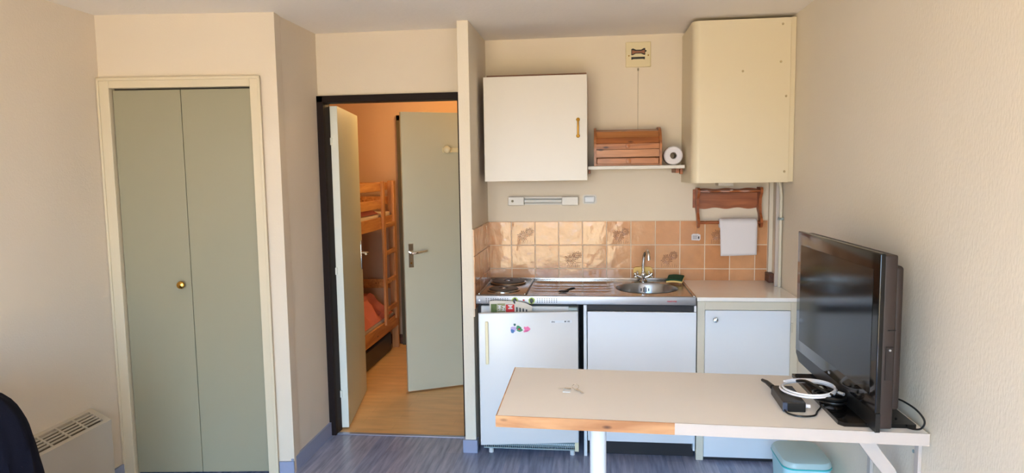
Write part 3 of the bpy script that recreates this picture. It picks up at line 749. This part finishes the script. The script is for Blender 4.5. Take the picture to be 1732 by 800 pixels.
# tambour slats
pr = [(-.238, z0+.048), (-.238, z0+.097)]
for i in range(0, 9):
    a = PI/2*(i)/8
    pr.append((-.125-.113*math.cos(a), z0+.085+.113*math.sin(a)))
prof = [(-.238, z0+.050), (-.238, z0+.050+.047), (-.236, z0+.098+.034), (-.218, z0+.132+.036), (-.180, z0+.205), (-.120, z0+.219), (-.035, z0+.223)]
tb = MB()
for p, q in zip(prof, prof[1:]):
    dx, dz = q[0]-p[0], q[1]-p[1]; L = math.hypot(dx, dz); nx, nz_ = dz/L, -dx/L
    if nx > 0 and dz < 0: nx, nz_ = -nx, -nz_
    g_ = .0014
    pa = (p[0]+dx/L*g_, p[1]+dz/L*g_); qa = (q[0]-dx/L*g_, q[1]-dz/L*g_)
    inn = (abs(dz)/L*.010, -abs(dx)/L*.010)
    tb.prism([pa, qa, (qa[0]+inn[0], qa[1]+inn[1]), (pa[0]+inn[0], pa[1]+inn[1])], 'x', bx0+.0145, bx1-.0145)
lid = tb.build('roll_top', [BOXWOOD, BOXWOOD2, BOXWOOD3], t, matfn=lambda p: (p.index//6*5+1) % 3)
MB().lathe([(.006, -.234), (.006, -.244), (.012, -.250), (.011, -.258), (0, -.260)], ((bx0+bx1)/2, 0, z0+.115), 'y').build('knob', BOXWOOD3, lid, True)
dw = MB().box(bx0+.018, bx1-.018, -.243, -.05, z0+.011, z0+.046, .002).build('drawer', BOXWOOD, t)
MB().lathe([(.007, -.243), (.007, -.250), (.015, -.256), (.014, -.264), (0, -.266)], ((bx0+bx1)/2+.005, 0, z0+.028), 'y').build('knob', BOXWOOD, dw, True)
t = thing('paper_roll', 'white toilet paper roll lying beside the bread box', 'paper roll', (1.152, -.15, 1.635))
b = MB(); ring = []
ro, ri, yc = .055, .019, 1.6905
b.lathe([(ri, -.215), (ri+.002, -.219), (ro-.006, -.221), (ro, -.214), (ro, -.125), (ro-.004, -.119), (ri, -.120), (ri, -.215)], (1.152, 0, yc), 'y', 40)
bmesh.ops.remove_doubles(b.bm, verts=b.bm.verts[:], dist=.0001)
for v in b.bm.verts: v.co.z = max(v.co.z, 1.6348)
b.build('paper', PAPERW, t, True)
b = MB().lathe([(ri-.0006, -.214), (ri-.003, -.214), (ri-.003, -.122), (ri-.0006, -.122), (ri-.0006, -.214)], (1.152, 0, yc), 'y', 24)
b.build('cardboard_core', CARDB, t, True)

for n_ in ('wall_shelf', 'bread_box', 'paper_roll'): bpy.data.objects[n_].location.z += .011

# ---------------------------------------------------------------- vent with pull cord
t = thing('wall_vent', 'cream square wall vent with dark slots and a pull cord', 'vent', (.957, 0, 2.33))
MB().box(.881, 1.034, -.016, 0, 2.253, 2.405, .004, 3).build('cover', VENTC, t)
MB().prism([(.915, 2.362), (.925, 2.366), (.945, 2.357), (.975, 2.357), (.990, 2.366), (1.0, 2.366), (1.0, 2.355), (1.008, 2.352), (1.008, 2.345), (1.0, 2.342), (1.0, 2.326), (.992, 2.325), (.975, 2.334), (.942, 2.334), (.925, 2.325), (.915, 2.325)], 'y', -.0165, -.0172).build('upper_slot', BLACK, t)
MB().prism([(.919, 2.355), (.943, 2.349), (.975, 2.349), (.996, 2.356), (.996, 2.332), (.975, 2.339), (.943, 2.339), (.919, 2.330)], 'y', -.0172, -.0205).build('flap', VENTBR, t)
MB().prism([(.915, 2.314), (.998, 2.314), (.998, 2.298), (.985, 2.301), (.93, 2.301), (.915, 2.297)], 'y', -.0165, -.0172).build('lower_slot', BLACK, t)
for x in (.900, 1.018): MB().cyl((x, -.016, 2.322), (x, -.019, 2.322), .004).build('screw', BRASS, t)
MB().tube([(.957, -.010, 2.252), (.957, -.012, 2.244), (.957, -.006, 2.235), (.957, -.005, 1.86)], .0010, 6).cyl((.957, -.010, 2.245), (.957, -.010, 2.232), .005, seg=8).build('pull_cord', GREYCABLE, t)

# ---------------------------------------------------------------- strip light and junction box
t = thing('strip_light', 'short white strip light with a round switch above the tiles', 'light fitting', (.36, 0, 1.43))
SM = Matrix.Translation((.363, 0, 1.4315)) @ Matrix.Rotation(math.radians(.4), 4, 'Y')
MB().box(-.222, .222, -.012, -.001, -.024, .024, .002, m=SM).build('backplate', WHITE, t)
for xa, xb in ((-.224, -.122), (.118, .222)): MB().box(xa, xb, -.052, -.012, -.028, .027, .004, m=SM).build('end_cap', WHITE, t)
MB().box(-.122, .118, -.045, -.012, .020, .026, .001, m=SM).box(-.122, .118, -.030, -.012, -.025, -.019, .001, m=SM).build('reflector', WHITE, t)
MB().cyl(SM @ Vector((-.121, -.030, 0)), SM @ Vector((.117, -.030, 0)), .013).build('tube', TUBE, t, True)
MB().cyl(SM @ Vector((-.196, -.052, 0)), SM @ Vector((-.196, -.058, 0)), .008).build('switch', GREYCABLE, t, True)
t = thing('junction_box', 'small white junction box on the wall right of the strip light', 'junction box', (.656, 0, 1.438))
pts = [(.612, 1.415), (.622, 1.408), (.690, 1.408), (.700, 1.415), (.700, 1.460), (.690, 1.467), (.622, 1.467), (.612, 1.460)]
MB().prism(pts, 'y', -.012, -.001).build('base', WHITE, t)
MB().box(.622, .690, -.030, -.012, 1.416, 1.459, .008, 3).build('cover', COOLWHITE, t, True)

# ---------------------------------------------------------------- kitchen paper holder
t = thing('kitchen_paper_holder', 'scalloped reddish wooden kitchen paper holder under boiler casing', 'paper holder', (1.5, 0, 1.38))
def scal(x0, x1, z, amp, n, rev=False):
    p = [(x0+(x1-x0)*i/40, z+amp*math.cos(2*PI*n*i/40)) for i in range(41)]
    return p[::-1] if rev else p
MB().prism(scal(1.296, 1.700, 1.375, .004, 3)+scal(1.296, 1.700, 1.497, -.003, 3, True), 'y', -.014, -.001).build('backboard', HOLDERWOOD, t)
MB().prism(scal(1.325, 1.680, -.108, .005, 3)+[(1.680, -.015), (1.325, -.015)], 'z', 1.478, 1.488).build('shelf_board', HOLDERWOOD, t)
MB().prism(scal(1.325, 1.680, 1.390, .004, 3)+[(1.680, 1.472), (1.325, 1.472)], 'y', -.030, -.0145).build('front_rail', HOLDERWOOD, t)
sp = [(-.0145, 1.505), (-.105, 1.505), (-.118, 1.492), (-.112, 1.470), (-.085, 1.440), (-.078, 1.400), (-.088, 1.350), (-.118, 1.315), (-.128, 1.290), (-.118, 1.268), (-.095, 1.260), (-.075, 1.272), (-.062, 1.310), (-.045, 1.345), (-.0145, 1.370)]
for xa, xb in ((1.310, 1.325), (1.680, 1.695)): MB().prism(sp, 'x', xa, xb).build('side_bracket', HOLDERWOOD, t)
MB().cyl((1.325, -.100, 1.292), (1.680, -.100, 1.292), .009).build('dowel', HOLDERWOOD, t, True)
MB().tube([(1.36, -.030, 1.487), (1.372, -.09, 1.4895), (1.378, -.112, 1.478)], .0016, 6).build('wire_hook', WHITECABLE, t)
MB().tube([(1.50, -.116, 1.4895), (1.518, -.112, 1.4905)], .002, 6).build('wire_hook', WHITECABLE, t)
t = thing('kitchen_paper', 'white kitchen paper sheet hanging from the wooden holder', 'kitchen paper', (1.55, -.1, 1.29))
b = MB().lathe([(.0105, 1.440), (.026, 1.441), (.028, 1.443), (.028, 1.660), (.026, 1.662), (.0105, 1.662), (.0105, 1.440)], (0, -.100, 1.288), 'x', 32)
bmesh.ops.remove_doubles(b.bm, verts=b.bm.verts[:], dist=.0001)
b.build('roll', PAPERW, t, True)
b = MB()
cs = [(-.1005-.0290*math.sin(a), 1.288+.0290*math.cos(a)) for a in [PI*.5*i/8 for i in range(9)]]
cs += [(-.1295+.0005*math.sin(k*1.3), 1.288-.198*k/10) for k in range(1, 11)]
N2 = 14
def sh(u, v):
    k = v*(len(cs)-1); i = min(int(k), len(cs)-2); f_ = k-i
    y = cs[i][0]*(1-f_)+cs[i+1][0]*f_; z = cs[i][1]*(1-f_)+cs[i+1][1]*f_
    dn = max(0, 1.29-z)/.2
    return Vector((1.442+.219*u+.006*dn*(1-u), y-.004*dn*math.sin(u*5), z+.006*u*dn))
b.grid(sh, N2, len(cs)-1)
o = b.build('hanging_sheet', PAPERW, t, True)
sm = o.modifiers.new('thickness', 'SOLIDIFY'); sm.thickness = .0008; sm.offset = 1
t = thing('hanging_tag', 'small white printed tag hanging on string in front of the tiles', 'tag', (1.317, -.015, 1.2))
MB().prism([(1.290, 1.176), (1.338, 1.173), (1.345, 1.180), (1.345, 1.210), (1.330, 1.216), (1.300, 1.216), (1.290, 1.210)], 'y', -.0145, -.0130).build('card', PAPERW, t)
MB().tube([(1.317, -.0148, 1.210), (1.317, -.05, 1.245), (1.318, -.088, 1.268)], .0008, 5).build('string', GREYCABLE, t)
b = MB()
for k in range(4): b.box(1.298, 1.325+.004*(k % 2), -.0152, -.0146, 1.184+.006*k, 1.186+.006*k)
b.box(1.330, 1.338, -.0152, -.0146, 1.184, 1.200)
b.build('print', INK, t)

# ---------------------------------------------------------------- table
TZ = .75
t = thing('wall_table', 'long cream table fixed to the right wall, half its edge bare pine', 'table', (.328, -2.022, 0))
ty0, ty1, tx0, tx1 = -2.022, -1.412, .328, RX-.012
SK = -.040
def ts(x): return SK*(x-tx0)
MB().prism([(tx0+.003, ty0+.003), (tx1, ty0+.003+ts(tx1)), (tx1, ty1+ts(tx1)), (tx0+.003, ty1)], 'z', TZ-.040, TZ).build('tabletop', TABLETOP, t)
MB().prism([(tx0-.002, ty0-.001), (.954, ty0-.001+ts(.954)), (.954, ty0+.003+ts(.954)), (tx0-.002, ty0+.003)], 'z', TZ-.041, TZ+.0005).box(tx0-.001, tx0+.003, ty0, ty1, TZ-.041, TZ+.0005).build('bare_pine_edging', EDGEWOOD, t)
MB().prism([(.954, ty0-.001+ts(.954)), (tx1+.002, ty0-.001+ts(tx1)), (tx1+.002, ty0+.003+ts(tx1)), (.954, ty0+.003+ts(.954))], 'z', TZ-.041, TZ+.0005).build('white_edging', WHITEPAINT, t)
MB().cyl((.692, -1.93, 0), (.692, -1.93, TZ-.040), .030, seg=40).build('leg', COOLWHITE, t, True)
br = [(1.556, TZ-.0405), (1.612, TZ-.0405), (1.648, .655), (1.690, .600), (1.722, .540), (RX-.014, .460), (RX-.014, .380), (1.735, .400), (1.700, .490), (1.660, .570), (1.622, .618), (1.585, .668)]
MB().prism(br, 'y', -2.010, -1.985).build('curved_bracket', WHITEPAINT, t)
MB().box(RX-.013, RX-.001, -2.015, -1.985, .30, TZ-.041, .002).build('wall_batten', WHITEPAINT, t)
MB().box(RX-.014, RX-.001, -1.630, -1.600, .30, TZ-.041, .002).build('wall_batten', WHITEPAINT, t)
for y, z in ((-1.585, .43), (-1.955, .64)): MB().cyl((RX-.001, y, z), (RX-.004, y, z), .006, seg=10).build('screw', GREYM, t)

# ---------------------------------------------------------------- television
t = thing('television', 'flat black television with brown-black sides turned along the right wall', 'television', (1.64, -1.7, TZ))
zb, zt_ = .775, 1.345
A, B = Vector((1.566, -1.285, 0)), Vector((1.584, -2.100, 0))
TM = Matrix.Translation(B) @ Matrix.Rotation(math.atan2(A.y-B.y, A.x-B.x), 4, 'Z')   # x runs along the panel from the near to the far end, y points to the room
L = (A-B).length
MB().box(0, L, -.018, 0, zb+.045, zt_, .004, 3, m=TM).build('glossy_bezel', GLOSSBLACK, t, True)
MB().prism([(0, zb+.045), (L, zb+.045), (L, zb+.03), (L-.04, zb), (.02, zb-.018), (0, zb-.018)], 'y', -.018, -.003, m=TM).build('speaker_bar', BLACK, t)
MB().box(.045, L-.045, 0, .0012, .872, 1.288, m=TM).build('screen', SCREEN, t)
MB().box(.010, L-.02, -.060, -.018, zb-.010, zt_-.006, .006, 3, m=TM).build('shell', TVBROWN, t, True)
MB().box(.035, L-.05, -.092, -.060, zb+.045, zt_-.045, .012, 3, m=TM).build('rear_bulge', TVBROWN, t, True)
lettering('badge', 'HB', .012, SILVERTXT, TM @ Vector((L/2, .0012, .835)), TM.to_3x3().to_4x4() @ Matrix.Rotation(PI, 4, 'Z') @ FRONT, t, .0003)
b = MB().box(.006, .010, -.052, -.030, .93, 1.04, m=TM)
sp_ = b.build('side_socket_panel', mat('dark_brown_plastic', (30, 22, 20), .5), t)
MB().cyl(TM @ Vector((.006, -.042, 1.03)), TM @ Vector((.003, -.042, 1.03)), .0035).build('side_button', SILVERTXT, sp_)
MB().box(.007, .0105, -.060, -.036, 1.092, 1.096, m=TM).build('side_slot', BLACK, t)
MB().prism([(1.500, -1.475), (1.742, -1.475), (1.742, -2.035), (1.515, -2.035), (1.500, -2.015)], 'z', TZ+.0005, TZ+.014).build('stand_base', GLOSSBLACK, t)
MB().box(1.615, 1.675, -1.80, -1.62, TZ+.014, .86, .008).build('stand_neck', GLOSSBLACK, t)

# ---------------------------------------------------------------- things on the table
t = thing('set_top_box', 'flat black receiver box lying left of the television stand', 'receiver', (1.385, -1.8, TZ))
BM_ = Matrix.Translation((1.350, -1.905, TZ+.0005)) @ Matrix.Rotation(math.radians(-2), 4, 'Z')
MB().box(0, .078, 0, .195, 0, .036, .003, m=BM_).build('case', BLACK, t)
MB().box(-.001, .016, -.002, .010, .001, .035, .003, m=BM_).build('blue_corner', mat('slate_blue_plastic', (58, 70, 92), .35), t)
MB().cyl(BM_ @ Vector((.078, .02, .018)), BM_ @ Vector((.097, .018, .018)), .007).build('white_plug', WHITECABLE, t, True)
MB().tube([(1.362, -1.715, TZ+.030), (1.352, -1.665, TZ+.034), (1.345, -1.625, TZ+.030)], [.010, .006], 10).build('plug', BLACK, t, True)
def coil(name, label, cx, cy, z, R, r, turns, m, dz, jit=.004, sy=1., seed=1):
    rr = random.Random(seed); pts = []
    n = 26
    for i in range(int(turns*n)+1):
        a = 2*PI*i/n; k = i/n
        ra = R+jit*math.sin(k*2.3+seed)+jit*.5*math.sin(3*a)
        pts.append((cx+ra*math.cos(a), cy+ra*math.sin(a)*sy, z+dz*k+jit*.6*math.sin(a+seed)))
    return pts
t = thing('white_cable_coil', 'coiled white cable resting over the receiver box', 'cable', (1.47, -1.79, TZ+.05))
MB().tube(coil('', '', 1.472, -1.792, TZ+.046, .094, .004, 2.4, None, .006, .005, .95), .0040, 8).build('cable', WHITECABLE, t, True)
MB().cyl((1.560, -1.84, TZ+.055), (1.572, -1.86, TZ+.055), .006).build('connector', SILVERTXT, t, True)
MB().box(1.512, 1.522, -1.80, -1.775, TZ+.045, TZ+.058, .002).build('clear_plug', CLEAR, t)
t = thing('black_cable_coil', 'thick bundle of black cable coiled on the television stand base', 'cable', (1.53, -1.82, TZ+.02))
MB().tube(coil('', '', 1.538, -1.83, TZ+.0195, .052, .004, 5.3, None, .0052, .006, 1.1, 4), .0040, 8).build('cable', BLACK, t, True)
MB().tube([(1.45, -1.72, TZ+.058), (1.47, -1.77, TZ+.072), (1.50, -1.83, TZ+.064), (1.53, -1.87, TZ+.052)], .006, 8, smooth=5).build('cable_tie_end', BLACK, t, True)
tag(MB().tube([(1.356, -1.905, TZ+.008), (1.362, -1.93, TZ+.004), (1.395, -1.955, TZ+.004), (1.445, -1.945, TZ+.004), (1.470, -1.90, TZ+.004), (1.492, -1.865, TZ+.008), (1.497, -1.84, TZ+.018)], .0032, 8, smooth=8).build('power_lead', BLACK, smooth=True), 'thin black lead curling in front of the receiver box', 'cable')
tag(MB().tube([(1.695, -1.98, .835), (1.705, -2.02, .838), (1.725, -2.07, .826), (1.737, -2.10, .800), (1.730, -2.09, .770), (1.715, -2.045, .7555), (1.705, -2.00, .7545), (1.70, -1.98, .766)], .0032, 8, smooth=8).build('television_lead', BLACK, smooth=True), 'black lead looping out behind the television at the table end', 'cable')
t = thing('key_bunch', 'small key on a ring with a clear tag on the table', 'key', (.59, -1.71, TZ))
ky = TZ+.0022
b = MB().tube([(.535, -1.706, ky), (.560, -1.704, ky+.001)], .0014, 6).prism([(.558, -1.710), (.586, -1.708), (.590, -1.698), (.560, -1.697)], 'z', ky-.001, ky+.0015)
b.build('key', CHROME, t)
MB().prism([(.555, -1.745), (.585, -1.747), (.589, -1.712), (.558, -1.711)], 'z', TZ+.0005, TZ+.0025).build('clear_tag', CLEAR, t)
MB().tube([(.604+.013*math.cos(a), -1.688+.017*math.sin(a), ky+.004+.004*math.sin(a)) for a in [2*PI*i/20 for i in range(20)]], .0010, 6, closed=True).build('ring', CHROME, t, True)
MB().prism([(.600, -1.712), (.612, -1.706), (.640, -1.757), (.632, -1.760), (.622, -1.738)], 'z', ky-.001, ky+.0012).sph((.606, -1.714, ky+.001), .006, 1, 1, .4, 10).build('key', CHROME, t)

# ---------------------------------------------------------------- waste bin under the table
def rrect(cx, cy, sx, sy, r, n=6):
    p = []
    for qx, qy, a0 in ((1, 1, 0), (-1, 1, PI/2), (-1, -1, PI), (1, -1, 1.5*PI)):
        for i in range(n+1):
            a = a0+PI/2*i/n
            p.append((cx+qx*(sx/2-r)+r*math.cos(a), cy+qy*(sy/2-r)+r*math.sin(a)))
    return p
def loft(mb, secs):
    rings = [[mb.bm.verts.new((x, y, z)) for x, y in rrect(*s_)] for s_, z in secs]
    n = len(rings[0])
    for a, b_ in zip(rings, rings[1:]):
        for i in range(n): mb.bm.faces.new((a[i], a[(i+1) % n], b_[(i+1) % n], b_[i]))
    mb.bm.faces.new(rings[0][::-1]); mb.bm.faces.new(rings[-1])
    return mb
bc = (1.612, -1.245)
t = thing('waste_bin', 'pale aqua plastic waste bin with teal-rimmed lid under the table', 'bin', (bc[0], bc[1], 0))
loft(MB(), [((*bc, .165, .22, .04), .0), ((*bc, .170, .225, .045), .01), ((*bc, .206, .266, .05), .300)]).build('body', AQUA, t, True)
loft(MB(), [((*bc, .214, .274, .05), .301), ((*bc, .214, .274, .05), .307)]).build('seal', TEAL, t, True)
loft(MB(), [((*bc, .213, .273, .055), .308), ((*bc, .213, .273, .055), .318), ((*bc, .200, .260, .055), .331), ((*bc, .16, .22, .05), .338)]).build('lid', AQUALID, t, True)

# ---------------------------------------------------------------- convector heater on the left wall
t = thing('convector_heater', 'pale wall convector heater with a slotted top grille on the left wall', 'heater', (-1.81, -1.65, .12))
hy0, hy1 = -2.05, -1.285
pf = [(LX+.001, .10), (-1.757, .10), (-1.752, .11), (-1.752, .390), (-1.757, .402), (-1.763, .407), (LX+.001, .458)]
HEAT = mat('ivory_heater_enamel', (186, 178, 164), .45)
# body: casing with an open slanted top
MB().prism([(LX+.001, .10), (-1.757, .10), (-1.752, .11), (-1.752, .388), (LX+.001, .437)], 'y', hy0, hy1).build('casing', HEAT, t)
def onslope(s_):   # point on the slanted top, s from the wall to the front
    return (LX+.001+(.108)*s_, .457-.055*s_)
g = MB()
def strip(s0, s1, ya, yb, lift=0., th=.018):
    a_, c_ = onslope(s0), onslope(s1)
    g.prism([(a_[0], a_[1]-th), (c_[0], c_[1]-th), (c_[0], c_[1]+lift), (a_[0], a_[1]+lift)], 'y', ya, yb)
strip(0, .14, hy0, hy1); strip(.86, 1.0, hy0, hy1); strip(.14, .86, hy1-.035, hy1); strip(.14, .86, hy0, hy0+.035)
for k in range(1, 5): strip(.14+.144*k-.030, .14+.144*k+.012, hy0+.035, hy1-.035, 0, .006)
for k in range(1, 7): y_ = hy1-.035-k*.108; strip(.14, .86, y_-.005, y_+.005, .0005, .006)
g.build('top_grille', HEAT, t)
a_, c_ = onslope(.14), onslope(.86)
MB().prism([(a_[0], a_[1]-.0175), (c_[0], c_[1]-.0175), (c_[0], c_[1]-.0150), (a_[0], a_[1]-.0150)], 'y', hy0+.035, hy1-.035).build('grille_interior', mat('heater_inside', (96, 86, 74), .8), t)

# ---------------------------------------------------------------- navy cloth bundle at the left edge
t = thing('fabric_bundle', 'dark navy fabric mass at the left edge in front of the heater', 'fabric', (-1.515, -2.36, 0))
m = MB(); Nn = noise.noise
def cl(u, v):
    # u around the footprint, v from floor to crown
    a = 2*PI*u
    ex = .33; ey = .20
    k = (1-v**14)**.5 if v < 1 else 0
    c, s_ = math.cos(a), math.sin(a)
    c = math.copysign(abs(c)**.75, c); s_ = math.copysign(abs(s_)**.75, s_)
    sh = .84+.16*(1-v)**.6
    x = -1.545+ex*k*sh*c; y = -2.36+ey*k*sh*s_
    z = .915*v
    f_ = .020*Nn(Vector((c*2.2, s_*2.2, v*2.0)))+.008*Nn(Vector((c*7, s_*7, v*5)))
    return Vector((x+f_*c, y+f_*s_, z+.5*f_*v if v > 0 else 0))
m.grid(cl, 72, 40)
bmesh.ops.remove_doubles(m.bm, verts=m.bm.verts[:], dist=.0004)
m.build('cloth', NAVY, t, True)
